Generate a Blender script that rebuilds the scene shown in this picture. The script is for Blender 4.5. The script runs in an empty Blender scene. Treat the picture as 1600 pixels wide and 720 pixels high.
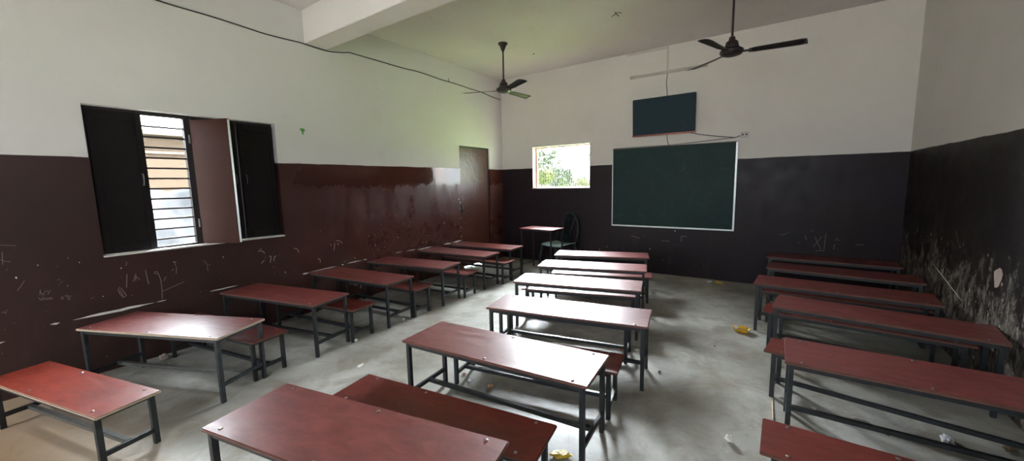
import bpy, bmesh, math, random
from mathutils import Vector, Matrix, noise
random.seed(7)
R = math.radians
C = bpy.context.scene.collection
SC = bpy.context.scene

# ------------------------------------------------------------------ camera, light, exposure
F_PX, YAW, PITCH, ROLL = 599.86, -0.60157, -0.12252, -0.02035
CAM = (4.5617, -6.3494, 1.5)
EXPOSURE = 1.62
SKY = 4.2
SKY_GLOW = 165.0          # bright hazy part of the sky beyond the back window
SUN = 8.0
fw = Vector((math.sin(YAW)*math.cos(PITCH), math.cos(YAW)*math.cos(PITCH), math.sin(PITCH)))
rt = Vector((math.cos(YAW), -math.sin(YAW), 0)); up = rt.cross(fw)
rr = math.cos(ROLL)*rt + math.sin(ROLL)*up; uu = -math.sin(ROLL)*rt + math.cos(ROLL)*up
cd = bpy.data.cameras.new('camera'); co = bpy.data.objects.new('camera', cd); C.objects.link(co)
cd.sensor_fit = 'HORIZONTAL'; cd.sensor_width = 36; cd.lens = F_PX/1600*36; cd.clip_start = .02; cd.clip_end = 500
M = Matrix((rr, uu, -fw)).transposed().to_4x4(); M.translation = Vector(CAM); co.matrix_world = M
SC.camera = co
SC.view_settings.view_transform = 'Standard'; SC.view_settings.look = 'None'
SC.view_settings.gamma = 1; SC.view_settings.use_curve_mapping = False
SC.view_settings.exposure = EXPOSURE
w = bpy.data.worlds.new('world'); SC.world = w; w.use_nodes = True
wt = w.node_tree; bgn = wt.nodes['Background']; bgn.inputs[0].default_value = (.86, .94, 1, 1)
tc = wt.nodes.new('ShaderNodeTexCoord'); dp = wt.nodes.new('ShaderNodeVectorMath'); dp.operation = 'DOT_PRODUCT'
dp.inputs[1].default_value = Vector((-.50, .78, .40)).normalized()
wt.links.new(tc.outputs['Generated'], dp.inputs[0])
def wm(op, a, b):
    n = wt.nodes.new('ShaderNodeMath'); n.operation = op
    for i, v in enumerate((a, b)):
        if hasattr(v, 'links'): wt.links.new(v, n.inputs[i])
        else: n.inputs[i].default_value = v
    return n.outputs[0]
glow = wm('POWER', wm('MAXIMUM', dp.outputs['Value'], 0), 9)
wt.links.new(wm('ADD', wm('MULTIPLY', glow, SKY_GLOW), SKY), bgn.inputs[1])
sl = bpy.data.lights.new('sun', 'SUN'); so = bpy.data.objects.new('sun', sl); C.objects.link(so)
sl.energy = SUN; sl.angle = R(8); sl.color = (1, .95, .86)
so.rotation_euler = (0, R(38), 0)           # high sun from the +x side, enters no opening
def portal(name, loc, rot, sx, sy):
    l = bpy.data.lights.new(name, 'AREA'); l.shape = 'RECTANGLE'; l.size = sx; l.size_y = sy
    l.cycles.is_portal = True
    o = bpy.data.objects.new(name, l); C.objects.link(o); o.location = loc; o.rotation_euler = rot

W, ZC, ZD, YB = 5.83, 3.5, 1.775, -8.4
LWIN = (-5.68, -4.25, .96, 2.195); DOOR = (-1.27, -.42, 0, 2.165); BWIN = (.71, 1.87, 1.40, 2.165)
FILL_DOOR = (.3, 1.1, 0, 2.2); FILL_WIN = (2.7, 5.3, 1.45, 2.6)  # unseen rear door and window, added to bring in fill light
portal('portal_back', ((BWIN[0]+BWIN[1])/2, .1, (BWIN[2]+BWIN[3])/2), (R(-90), 0, 0), 1.16, .76)
portal('portal_left', (-.12, -5.15, 1.57), (0, R(-90), 0), 1.2, .36)
portal('portal_fill_door', (.7, YB-.1, 1.1), (R(90), 0, 0), .8, 2.2)
portal('portal_fill_window', (4.0, YB-.1, 2.025), (R(90), 0, 0), 2.6, 1.15)

# ------------------------------------------------------------------ materials
def nt(name):
    m = bpy.data.materials.new(name); m.use_nodes = True
    t = m.node_tree; return m, t, t.nodes['Principled BSDF']
def N(t, typ, **kw):
    n = t.nodes.new(typ)
    for k, v in kw.items():
        if k.startswith('i_'):
            n.inputs[k[2:].replace('_', ' ')].default_value = v
        else: setattr(n, k, v)
    return n
def coord(t, scale=(1, 1, 1), loc=(0, 0, 0)):
    a = N(t, 'ShaderNodeTexCoord'); b = N(t, 'ShaderNodeMapping'); b.inputs['Scale'].default_value = scale
    b.inputs['Location'].default_value = loc
    t.links.new(a.outputs['Object'], b.inputs['Vector']); return b.outputs[0]
def nz(t, vec, scale, detail=4, rough=.5, dist=0):
    n = N(t, 'ShaderNodeTexNoise'); n.inputs['Scale'].default_value = scale; n.inputs['Detail'].default_value = detail
    n.inputs['Roughness'].default_value = rough; n.inputs['Distortion'].default_value = dist
    t.links.new(vec, n.inputs['Vector']); return n.outputs['Fac']
def ramp(t, fac, stops):
    r = N(t, 'ShaderNodeValToRGB'); e = r.color_ramp.elements
    for i, (p, c) in enumerate(stops):
        if i > 1: e.new(p)
        e[i].position = p; e[i].color = (c[0], c[1], c[2], 1) if not isinstance(c, (int, float)) else (c, c, c, 1)
    t.links.new(fac, r.inputs[0]); return r.outputs[0]
def mix(t, fac, a, b, mode='MIX'):
    n = N(t, 'ShaderNodeMix', data_type='RGBA', blend_type=mode)
    for sock, v in ((n.inputs[0], fac), (n.inputs[6], a), (n.inputs[7], b)):
        if hasattr(v, 'links'): t.links.new(v, sock)
        elif isinstance(v, (int, float)): sock.default_value = v
        else: sock.default_value = (*v, 1)
    return n.outputs[2]
def mth(t, op, a, b=0., clamp=False):
    n = N(t, 'ShaderNodeMath', operation=op); n.use_clamp = clamp
    for i, v in enumerate((a, b)):
        if hasattr(v, 'links'): t.links.new(v, n.inputs[i])
        else: n.inputs[i].default_value = v
    return n.outputs[0]
def sepz(t, vec, ax=2):
    s = N(t, 'ShaderNodeSeparateXYZ'); t.links.new(vec, s.inputs[0]); return s.outputs[ax]
def mrange(t, v, a, b, c=0, d=1):
    n = N(t, 'ShaderNodeMapRange'); n.inputs[1].default_value = a; n.inputs[2].default_value = b
    n.inputs[3].default_value = c; n.inputs[4].default_value = d; t.links.new(v, n.inputs[0]); return n.outputs[0]
def bump(t, h, strength, dist, bs):
    b = N(t, 'ShaderNodeBump'); b.inputs['Strength'].default_value = strength; b.inputs['Distance'].default_value = dist
    t.links.new(h, b.inputs['Height']); t.links.new(b.outputs[0], bs.inputs['Normal']); return b
def setc(t, bs, v, name='Base Color'):
    if hasattr(v, 'links'): t.links.new(v, bs.inputs[name])
    elif isinstance(v, (int, float)): bs.inputs[name].default_value = v
    else: bs.inputs[name].default_value = (*v, 1)
def simple(name, col, rough=.6, metal=0, var=.0, scale=8, bmp=0, coat=0, spec=.5):
    m, t, b = nt(name); v = coord(t)
    c = tuple(col)
    if var:
        f = nz(t, v, scale, 5)
        c = mix(t, f, tuple(x*(1-var) for x in col), tuple(min(1, x*(1+var)) for x in col))
    setc(t, b, c); b.inputs['Roughness'].default_value = rough; b.inputs['Metallic'].default_value = metal
    b.inputs['Coat Weight'].default_value = coat; b.inputs['Specular IOR Level'].default_value = spec
    if bmp: bump(t, nz(t, v, scale*3, 5), bmp, .01, b)
    return m

WHITE = (.72, .70, .665)
def wall_mat(name, dado, dado2, peel=0., rough=(.16, .34), scuff=.3, spec=.3, glossy_band=False, white0=None):
    WHITE = white0 or (.70, .70, .675)
    m, t, b = nt(name); v = coord(t)
    z = sepz(t, v)
    zz = mth(t, 'ADD', z, mth(t, 'MULTIPLY', mth(t, 'SUBTRACT', nz(t, v, 3, 3), .5), .02))
    isw = mrange(t, zz, ZD-.003, ZD+.003)
    big = nz(t, v, .9, 5, .55)
    white = mix(t, ramp(t, big, [(.35, 0), (.7, 1)]), tuple(x*.93 for x in WHITE), WHITE)
    dirt = ramp(t, nz(t, v, 2.3, 7, .62, .4), [(.56, 0), (.78, 1)])
    white = mix(t, mth(t, 'MULTIPLY', dirt, .18), white, (.45, .42, .38))
    dcol = mix(t, ramp(t, nz(t, v, 1.6, 6, .6), [(.35, 0), (.68, 1)]), dado, dado2)
    if glossy_band:     # dado colour turns redder and lighter towards the door
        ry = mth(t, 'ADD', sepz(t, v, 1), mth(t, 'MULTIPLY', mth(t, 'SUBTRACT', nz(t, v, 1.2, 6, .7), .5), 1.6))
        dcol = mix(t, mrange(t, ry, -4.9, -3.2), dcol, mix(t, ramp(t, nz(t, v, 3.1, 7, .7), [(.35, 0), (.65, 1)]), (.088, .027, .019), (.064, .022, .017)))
    vs = coord(t, (1, 1, .22))
    streak = ramp(t, nz(t, vs, 7, 8, .7, .3), [(.56, 0), (.70, 1)])
    low = mrange(t, zz, 1.5, .2)
    dcol = mix(t, mth(t, 'MULTIPLY', mth(t, 'MULTIPLY', streak, low), scuff), dcol, (.16, .13, .125))
    chips = ramp(t, nz(t, coord(t, (1, 1, 1), (3, 5, 1)), 26, 3, .6), [(.69, 0), (.72, 1)])
    chips = mth(t, 'MULTIPLY', chips, mrange(t, zz, 1.25, .45))
    dcol = mix(t, mth(t, 'MULTIPLY', chips, .35+.5*peel), dcol, (.42, .38, .33))
    if peel:
        vp = coord(t, (1, 1, .55))
        edge = mth(t, 'ADD', nz(t, vp, 8, 10, .78, .3), mrange(t, zz, 1.2, .35, -.15, .10))
        p = ramp(t, edge, [(.50, 0), (.53, 1)])
        pc = mix(t, ramp(t, nz(t, vp, 22, 8, .8), [(.42, 0), (.64, 1)]), (.024, .017, .013), (.27, .235, .20))
        dcol = mix(t, mth(t, 'MULTIPLY', p, peel), dcol, pc)
    setc(t, b, mix(t, isw, dcol, white))
    rg = ramp(t, nz(t, v, 5, 6, .6), [(.3, rough[0]), (.7, rough[1])])
    if glossy_band:     # fresh enamel high up, rubbed and scuffed lower down
        eb = mth(t, 'ADD', zz, mth(t, 'MULTIPLY', mth(t, 'SUBTRACT', nz(t, vs, 9, 6, .7), .5), .25))
        yy = mrange(t, sepz(t, v, 1), -4.6, -3.0)
        rg = mix(t, yy, (.42, .42, .42), rg)
        rg = mix(t, mth(t, 'MULTIPLY', yy, mrange(t, eb, 1.46, 1.54)), rg, (.08, .08, .08))
        rub = ramp(t, nz(t, coord(t, (1, 1, .35)), 4.5, 9, .78, .3), [(.44, 0), (.62, 1)])
        rub = mth(t, 'MULTIPLY', mth(t, 'MULTIPLY', rub, yy), mrange(t, eb, .85, 1.1))
        rg = mix(t, mth(t, 'MULTIPLY', rub, mrange(t, eb, 1.54, 1.46)), rg, (.62, .62, .62))
    if peel: rg = mix(t, p, rg, (.6, .6, .6))
    setc(t, b, mix(t, isw, rg, (.8, .8, .8)), 'Roughness')
    b.inputs['Specular IOR Level'].default_value = spec
    h = mth(t, 'ADD', nz(t, vs, 5, 4, .5), mth(t, 'MULTIPLY', nz(t, v, 40, 3), .12))
    if peel: h = mth(t, 'ADD', h, mth(t, 'MULTIPLY', p, -.3))
    bump(t, h, .35, .012, b)
    return m
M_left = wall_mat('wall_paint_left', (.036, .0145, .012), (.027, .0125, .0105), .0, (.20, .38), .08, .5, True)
M_back = wall_mat('wall_paint_back', (.016, .0105, .015), (.021, .0115, .013), .0, (.35, .5), .12, .2, False, (.71, .68, .635))
M_right = wall_mat('wall_paint_right', (.017, .0105, .008), (.012, .0085, .007), 1., (.4, .55), .5, .25, False, (.70, .68, .645))
def ceil_mat():
    m, t, b = nt('ceiling_paint'); v = coord(t)
    c = mix(t, ramp(t, nz(t, v, .8, 5), [(.35, 0), (.7, 1)]), (.62, .60, .57), (.70, .68, .65))
    c = mix(t, mth(t, 'MULTIPLY', ramp(t, nz(t, v, 2.5, 7, .65, .5), [(.6, 0), (.75, 1)]), .3), c, (.45, .40, .36))
    setc(t, b, c); b.inputs['Roughness'].default_value = .85
    bump(t, nz(t, v, 3, 6, .6), .3, .02, b); return m
M_ceil = ceil_mat()
def floor_mat():
    m, t, b = nt('cement_floor'); v = coord(t)
    c = mix(t, ramp(t, nz(t, v, 1.1, 6, .6, .4), [(.34, 0), (.66, 1)]), (.25, .235, .20), (.52, .515, .48))
    c = mix(t, mth(t, 'MULTIPLY', ramp(t, nz(t, v, 3.2, 8, .7, .6), [(.47, 0), (.66, 1)]), .7), c, (.20, .165, .115))
    c = mix(t, mth(t, 'MULTIPLY', ramp(t, nz(t, coord(t, (1, 1, 1), (7, 3, 0)), 5, 9, .75, 1.), [(.55, 0), (.66, 1)]), .4), c, (.20, .19, .165))
    c = mix(t, mth(t, 'MULTIPLY', ramp(t, nz(t, v, 14, 6, .7), [(.6, 0), (.75, 1)]), .25), c, (.62, .60, .55))
    tan = mrange(t, sepz(t, v, 1), -5.7, -6.4)
    tan = mth(t, 'MULTIPLY', tan, mrange(t, sepz(t, v, 0), 2.7, 1.6))
    c = mix(t, mth(t, 'MULTIPLY', tan, .95), c, (.50, .33, .20))       # warm light from the rear, painted into the floor colour
    vo = N(t, 'ShaderNodeTexVoronoi', feature='DISTANCE_TO_EDGE'); vo.inputs['Scale'].default_value = .42
    wv = N(t, 'ShaderNodeVectorMath', operation='ADD'); nn = N(t, 'ShaderNodeTexNoise'); nn.inputs['Scale'].default_value = 2.5
    t.links.new(v, nn.inputs['Vector']); sc_ = N(t, 'ShaderNodeVectorMath', operation='SCALE'); sc_.inputs[3].default_value = .25
    t.links.new(nn.outputs['Color'], sc_.inputs[0]); t.links.new(v, wv.inputs[0]); t.links.new(sc_.outputs[0], wv.inputs[1])
    t.links.new(wv.outputs[0], vo.inputs['Vector'])
    cr = ramp(t, vo.outputs['Distance'], [(.0, 1), (.0035, 0)])
    jy = mth(t, 'ABSOLUTE', mth(t, 'ADD', mth(t, 'ADD', sepz(t, v, 1), 3.27), mth(t, 'MULTIPLY', mth(t, 'SUBTRACT', nz(t, v, 2.2, 4), .5), .05)))
    jx = mth(t, 'ABSOLUTE', mth(t, 'ADD', mth(t, 'ADD', sepz(t, v, 0), -4.62), mth(t, 'MULTIPLY', mth(t, 'SUBTRACT', nz(t, v, 2.6, 4), .5), .04)))
    jn = ramp(t, mth(t, 'MINIMUM', jx, jy), [(.0, 1), (.005, 0)])
    c = mix(t, mth(t, 'MULTIPLY', jn, .45), c, (.12, .105, .085))
    c = mix(t, mth(t, 'MULTIPLY', cr, .10), c, (.10, .09, .075))
    sp = ramp(t, nz(t, v, 60, 2, .5), [(.74, 0), (.77, 1)])
    c = mix(t, mth(t, 'MULTIPLY', sp, .6), c, (.07, .055, .04))
    setc(t, b, c)
    setc(t, b, ramp(t, nz(t, v, 4, 6, .65), [(.3, .30), (.7, .58)]), 'Roughness')
    bump(t, nz(t, v, 9, 8, .65), .25, .01, b); return m
M_floor = floor_mat()
def top_mat(name, a, b_, r0=.28, r1=.48, coat=.42):
    m, t, b = nt(name); v = coord(t, (1, 5, 1))
    oi = N(t, 'ShaderNodeObjectInfo'); va = N(t, 'ShaderNodeVectorMath', operation='ADD')
    t.links.new(v, va.inputs[0]); t.links.new(oi.outputs['Location'], va.inputs[1]); vv = va.outputs[0]
    c = mix(t, ramp(t, nz(t, vv, 4, 8, .7, .5), [(.32, 0), (.68, 1)]), a, b_)
    c = mix(t, mth(t, 'MULTIPLY', ramp(t, nz(t, vv, 1.7, 6, .7, 1.2), [(.48, 0), (.75, 1)]), .3), c, tuple(x*.6 for x in a))
    c = mix(t, mth(t, 'MULTIPLY', ramp(t, nz(t, vv, 13, 6, .8, 2), [(.6, 0), (.72, 1)]), .22), c, (.33, .16, .13))
    vw = N(t, 'ShaderNodeVectorMath', operation='ADD'); t.links.new(coord(t, (1, 2, 1)), vw.inputs[0]); t.links.new(oi.outputs['Location'], vw.inputs[1]); vw = vw.outputs[0]
    c = mix(t, mth(t, 'MULTIPLY', ramp(t, nz(t, vw, 6, 9, .78, 1.), [(.44, 0), (.66, 1)]), .42), c, tuple(min(1, x*1.7+.012) for x in b_))
    c = mix(t, mth(t, 'MULTIPLY', ramp(t, nz(t, vw, 9, 4, .6, .8), [(.64, 0), (.74, 1)]), .5), c, tuple(x*.4 for x in a))
    setc(t, b, c)
    setc(t, b, ramp(t, nz(t, vv, 5, 7, .7, .5), [(.3, r0), (.7, r1)]), 'Roughness')
    bump(t, nz(t, vv, 3, 5, .6), .12, .01, b)
    b.inputs['Coat Weight'].default_value = coat; setc(t, b, ramp(t, nz(t, vw, 7, 9, .8, .8), [(.38, .32), (.62, .62)]), 'Coat Roughness'); b.inputs['Specular IOR Level'].default_value = .35; return m
M_desk = top_mat('maroon_desk_laminate', (.125, .022, .021), (.175, .036, .031))
M_bench = top_mat('maroon_bench_laminate', (.10, .011, .008), (.135, .016, .010), .3, .5, .2)
M_edge = simple('worn_ply_edge', (.12, .05, .035), .6, 0, .5, 14)
M_paleedge = simple('raw_ply_edge', (.42, .33, .24), .6, 0, .3, 14)
M_steel = simple('dark_painted_steel', (.022, .025, .028), .42, .15, .75, 22, .1)
M_worn = simple('worn_painted_steel', (.11, .11, .105), .35, .35, .7, 24, .1)
M_bolt = simple('bolt_steel', (.30, .28, .27), .35, .9, .3, 60)
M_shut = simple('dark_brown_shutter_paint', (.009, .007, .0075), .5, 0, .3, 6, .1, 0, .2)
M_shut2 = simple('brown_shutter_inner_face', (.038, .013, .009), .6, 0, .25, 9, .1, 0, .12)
M_frame = simple('dark_window_frame', (.014, .010, .010), .5)
M_plaster = simple('white_plaster_reveal', (.62, .60, .57), .8, 0, .1, 6)
M_pink = simple('pinkish_painted_frame', (.42, .22, .18), .55, 0, .2, 8)
M_wire = simple('grille_wire', (.30, .33, .30), .5, .3)
M_door = simple('maroon_brown_door_paint', (.085, .029, .020), .34, 0, .3, 5, .6)
M_dark = simple('dark_wood_rail', (.05, .025, .022), .4)
M_board = None
def board_mat(name, a, b_, r=.5):
    m, t, b = nt(name); v = coord(t)
    c = mix(t, ramp(t, nz(t, v, 1.4, 7, .65, 1.), [(.35, 0), (.7, 1)]), a, b_)
    c = mix(t, mth(t, 'MULTIPLY', ramp(t, nz(t, v, 5, 7, .7, 1.4), [(.55, 0), (.75, 1)]), .16), c, (.10, .13, .12))
    setc(t, b, c); b.inputs['Roughness'].default_value = r; b.inputs['Specular IOR Level'].default_value = .2; return m
M_board = board_mat('green_chalkboard', (.006, .026, .025), (.009, .034, .029))
M_panel = board_mat('teal_panel', (.009, .028, .040), (.011, .032, .043), .55)
M_alu = simple('aluminium_frame', (.62, .64, .63), .4, .5)
M_orange = simple('varnished_wood_rail', (.30, .09, .05), .5, 0, .2, 12)
M_fan = simple('dark_brown_enamel', (.025, .020, .021), .4, .1, .2, 8)
M_fan2 = simple('brass_brown_enamel', (.035, .024, .024), .35, .3)
M_cable = simple('black_cable', (.03, .028, .026), .6)
M_gcable = simple('grey_cable', (.16, .16, .17), .6)
M_conduit = simple('white_plastic_conduit', (.55, .50, .45), .55)
M_tube = simple('unlit_glass_tube', (.62, .58, .53), .3)
M_chair = simple('dark_green_plastic', (.015, .035, .038), .35, 0, .1, 6)
M_chairs = simple('pale_plastic_seat', (.26, .36, .36), .35, 0, .1, 6)  # seat in a paler tone than the dark frame
M_paper = simple('white_paper', (.78, .77, .74), .7, 0, .05, 20)
M_yellow = simple('yellow_wrapper', (.80, .50, .05), .35, 0, .4, 30)
M_brownp = simple('brown_paper', (.42, .24, .12), .6, 0, .4, 20)
M_plasticw = simple('clear_white_plastic', (.80, .82, .86), .25, 0, .1, 20)
M_rag = simple('grey_pink_cloth', (.35, .28, .27), .85, 0, .4, 20)
M_straw = simple('pale_straw', (.62, .48, .28), .6)
M_leafd = simple('dry_brown_leaf', (.16, .11, .06), .7, 0, .3, 40)
M_sticker = simple('green_painted_leaf', (.10, .32, .05), .6)
M_chalk = simple('chalk_mark', (.50, .46, .43), .9)
M_scr = simple('scratched_paint', (.22, .17, .155), .9)
M_chip = simple('bare_plaster', (.66, .63, .58), .9, 0, .15, 20)
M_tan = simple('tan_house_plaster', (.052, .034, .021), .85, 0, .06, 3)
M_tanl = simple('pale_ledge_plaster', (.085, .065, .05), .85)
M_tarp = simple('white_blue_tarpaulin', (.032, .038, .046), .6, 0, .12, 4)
M_ground = simple('outdoor_grass', (.17, .25, .04), .9, 0, .35, 2)
M_leaf = simple('tree_leaves', (.006, .018, .004), .6, 0, .4, 3)
M_leafy = simple('yellow_green_leaves', (.040, .050, .001), .6, 0, .3, 3)
M_bark = simple('tree_bark', (.10, .07, .05), .8, 0, .3, 9)
M_yard = simple('rear_yard_earth', (.30, .28, .245), .9, 0, .15, 2)
M_hill = simple('distant_hill', (.006, .012, .014), .9, 0, .3, .3)
M_sock = simple('white_switch_plate', (.50, .48, .46), .4)

# ------------------------------------------------------------------ mesh helpers
def link(name, bm, mats, parent=None, smooth=False, keep=False):
    me = bpy.data.meshes.new(name)
    if smooth:
        for f in bm.faces: f.smooth = True
    bm.to_mesh(me); bm.free()
    for m in (mats if isinstance(mats, (list, tuple)) else [mats]): me.materials.append(m)
    o = bpy.data.objects.new(name, me); C.objects.link(o)
    if parent: o.parent = parent
    return o
def obj(name, bm, mats, parent=None, smooth=False): return link(name, bm, mats, parent, smooth)
def tag(o, label, cat, group=None, kind=None):
    if label: o['label'] = label
    if cat: o['category'] = cat
    if group: o['group'] = group
    if kind: o['kind'] = kind
    return o
def empty(name, loc=(0, 0, 0), rz=0):
    o = bpy.data.objects.new(name, None); C.objects.link(o); o.location = loc; o.rotation_euler = (0, 0, rz)
    o.empty_display_size = .1; return o
def struct(name, bm, m, smooth=False):
    o = link(name, bm, m, None, smooth); o['kind'] = 'structure'; return o
def box(bm, a, b, bev=0., mat=0, M=None):
    x0, y0, z0 = a; x1, y1, z1 = b
    r = bmesh.ops.create_cube(bm, size=1)
    vs = r['verts']
    for v in vs: v.co = Vector(((x0+x1)/2+v.co.x*(x1-x0), (y0+y1)/2+v.co.y*(y1-y0), (z0+z1)/2+v.co.z*(z1-z0)))
    fs = set(f for v in vs for f in v.link_faces)
    if bev:
        es = set(e for f in fs for e in f.edges)
        rb = bmesh.ops.bevel(bm, geom=list(es), offset=bev, segments=2, affect='EDGES', clamp_overlap=True)
        fs = set(rb['faces']) | set(f for f in fs if f.is_valid)
        vs = set(v for f in fs for v in f.verts)
    for f in fs: f.material_index = mat
    if M is not None:
        for v in set(v for f in fs for v in f.verts): v.co = M @ v.co
    return fs
def tube(bm, pts, r, seg=8, closed=False, cap=True):
    pts = [Vector(p) for p in pts]; n = len(pts); rings = []
    rad = r if isinstance(r, (list, tuple)) else [r]*n
    prev = None
    for i, p in enumerate(pts):
        if closed: d = pts[(i+1) % n]-pts[i-1]
        else: d = pts[min(i+1, n-1)]-pts[max(i-1, 0)]
        d.normalize()
        if prev is None: a = d.orthogonal().normalized()
        else:
            a = prev-d*prev.dot(d)
            a = a.normalized() if a.length > 1e-6 else d.orthogonal().normalized()
        prev = a; b = d.cross(a)
        rings.append([bm.verts.new(p+rad[i]*(math.cos(2*math.pi*k/seg)*a+math.sin(2*math.pi*k/seg)*b)) for k in range(seg)])
    m = n if closed else n-1
    for i in range(m):
        A, B = rings[i], rings[(i+1) % n]
        for k in range(seg): bm.faces.new((A[k], A[(k+1) % seg], B[(k+1) % seg], B[k]))
    if cap and not closed:
        bm.faces.new(rings[0][::-1]); bm.faces.new(rings[-1])
def lathe(bm, prof, c=(0, 0, 0), seg=28):
    c = Vector(c); rings = []
    for r, z in prof:
        rings.append([bm.verts.new(c+Vector((max(r, 1e-4)*math.cos(2*math.pi*k/seg), max(r, 1e-4)*math.sin(2*math.pi*k/seg), z))) for k in range(seg)])
    for A, B in zip(rings, rings[1:]):
        for k in range(seg): bm.faces.new((A[k], A[(k+1) % seg], B[(k+1) % seg], B[k]))
    bm.faces.new(rings[0][::-1]); bm.faces.new(rings[-1])
    bmesh.ops.recalc_face_normals(bm, faces=bm.faces)
def wall(us, zs, holes, to3, thick):
    """grid wall with openings; to3(u,z,d) maps to space, d=0 inner face, d=thick outer"""
    bm = bmesh.new(); cache = {}
    def V(u, z, d):
        k = (round(u, 4), round(z, 4), d)
        if k not in cache: cache[k] = bm.verts.new(to3(u, z, d))
        return cache[k]
    us = sorted(set(us+[h[i] for h in holes for i in (0, 1)])); zs = sorted(set(zs+[h[i] for h in holes for i in (2, 3)]))
    def solid(i, j):
        if i < 0 or j < 0 or i >= len(us)-1 or j >= len(zs)-1: return False
        u = (us[i]+us[i+1])/2; z = (zs[j]+zs[j+1])/2
        return not any(h[0] < u < h[1] and h[2] < z < h[3] for h in holes)
    for i in range(len(us)-1):
        for j in range(len(zs)-1):
            if not solid(i, j): continue
            a, b, c, d = us[i], us[i+1], zs[j], zs[j+1]
            bm.faces.new([V(a, c, 0), V(b, c, 0), V(b, d, 0), V(a, d, 0)])
            bm.faces.new([V(a, c, thick), V(a, d, thick), V(b, d, thick), V(b, c, thick)])
            for (di, dj, p, q) in ((-1, 0, (a, c), (a, d)), (1, 0, (b, d), (b, c)), (0, -1, (b, c), (a, c)), (0, 1, (a, d), (b, d))):
                if not solid(i+di, j+dj):
                    bm.faces.new([V(*p, 0), V(*q, 0), V(*q, thick), V(*p, thick)])
    bmesh.ops.recalc_face_normals(bm, faces=bm.faces)
    return bm

# ------------------------------------------------------------------ room shell
TH = .2
bm = bmesh.new(); box(bm, (-TH, YB-TH, -.15), (W+TH, TH, 0)); struct('floor', bm, M_floor)
bm = bmesh.new(); box(bm, (-TH, YB-TH, ZC), (W+TH, TH, ZC+.15)); struct('ceiling', bm, M_ceil)
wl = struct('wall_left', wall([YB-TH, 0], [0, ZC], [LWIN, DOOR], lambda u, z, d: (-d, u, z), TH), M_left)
wb = struct('wall_back', wall([-TH, W+TH], [0, ZC], [BWIN], lambda u, z, d: (u, d, z), TH), M_back)
wr = struct('wall_right', wall([YB-TH, 0], [0, ZC], [], lambda u, z, d: (W+d, u, z), TH), M_right)
wn = struct('wall_rear', wall([0, W], [0, ZC], [FILL_DOOR, FILL_WIN], lambda u, z, d: (u, YB-d, z), TH), M_back)
bm = bmesh.new(); box(bm, (0, -3.85, 3.14), (W, -3.58, ZC), .006); o = struct('trim_beam', bm, simple('white_beam_paint', (.74, .715, .69), .85, 0, .04, 2)); o.name = 'trim_1'

# ---- left window (recessed shutters, bars)
y0, y1, z0, z1 = LWIN
win = empty('window_1', (0, 0, 0)); win['kind'] = 'structure'
xf = -.11
bm = bmesh.new()
box(bm, (xf-.03, y0, z0), (xf+.03, y0+.03, z1)); box(bm, (xf-.03, y1-.03, z0), (xf+.03, y1, z1))
box(bm, (xf-.03, y0+.03, z1-.03), (xf+.03, y1-.03, z1)); box(bm, (xf-.03, y0+.03, z0), (xf+.03, y1-.03, z0+.03))
box(bm, (xf-.028, -4.99, z0+.03), (xf+.028, -4.955, z1-.03))
for yy in (-5.35, -5.005, -4.61): box(bm, (xf-.028, yy-.018, z0+.03), (xf+.028, yy+.018, z1-.03))
obj('window_frame', bm, M_frame, win)
bm = bmesh.new()
box(bm, (xf+.035, y0+.001, z0-.001), (.012, y1-.001, z0+.012)); obj('window_sill', bm, M_plaster, win)
for k in range(12):
    zb = z0+.085+k*.0925; bm = bmesh.new(); box(bm, (xf-.006, -5.332, zb), (xf+.006, -5.018, zb+.015)); obj('window_bar', bm, M_frame, win)
def shutter(L, H, mface, hinge, ang, handle=None, closed=True):
    s = empty('shutter', hinge, ang); s.parent = win
    bm = bmesh.new(); t = .028
    box(bm, (0, -t/2, 0), (L, t/2, H), .003); p = obj('shutter_leaf', bm, mface, s)
    bm = bmesh.new()
    for (a, b) in (((.0, 0), (.05, H)), ((L-.05, 0), (L, H)), ((.05, 0), (L-.05, .07)), ((.05, H-.07), (L-.05, H))):
        box(bm, (a[0]+.002, t/2, a[1]+.002), (b[0]-.002, t/2+.008, b[1]-.002), .002)
    if closed: obj('shutter_rail', bm, mface, s)
    else: bm.free()
    if handle is not None:
        bm = bmesh.new(); hz = handle[1]; hx = handle[0]
        tube(bm, [(hx, t/2+.008, hz-.05), (hx, t/2+.03, hz-.045), (hx, t/2+.038, hz), (hx, t/2+.03, hz+.045), (hx, t/2+.008, hz+.05)], .005, 6)
        h = obj('handle', bm, M_worn, s); h['label'] = 'small curved metal pull handle'
    return s
# local x runs along the wall, local +y faces the room when rotated by -90 deg about the hinge (wall runs +Y -> local x)
HS = z1-z0-.05
def closed_shutter(ya, L, hx): # ya: lower y; mesh x axis -> +Y ; local y -> -X, so mirror by building with ang=-90 from upper end
    return shutter(L, HS, M_shut, (xf+.05, ya+L, z0+.022), R(-90), (L-hx, HS*.52))
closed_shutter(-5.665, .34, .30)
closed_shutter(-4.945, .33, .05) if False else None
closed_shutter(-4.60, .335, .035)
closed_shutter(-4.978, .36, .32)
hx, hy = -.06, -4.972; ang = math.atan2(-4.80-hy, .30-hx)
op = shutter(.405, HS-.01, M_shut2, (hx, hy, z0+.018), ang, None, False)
bm = bmesh.new(); box(bm, (.4055, -.010, .01), (.409, .010, HS-.02)); obj('edge_strip', bm, M_alu, op)['label'] = 'pale worn edge of the open leaf'
bm = bmesh.new()
for zz in (.2, 1.0): tube(bm, [(-.01, -.018, zz-.04), (-.01, -.018, zz+.04)], .009, 8)
obj('hinge', bm, M_worn, op)

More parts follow.
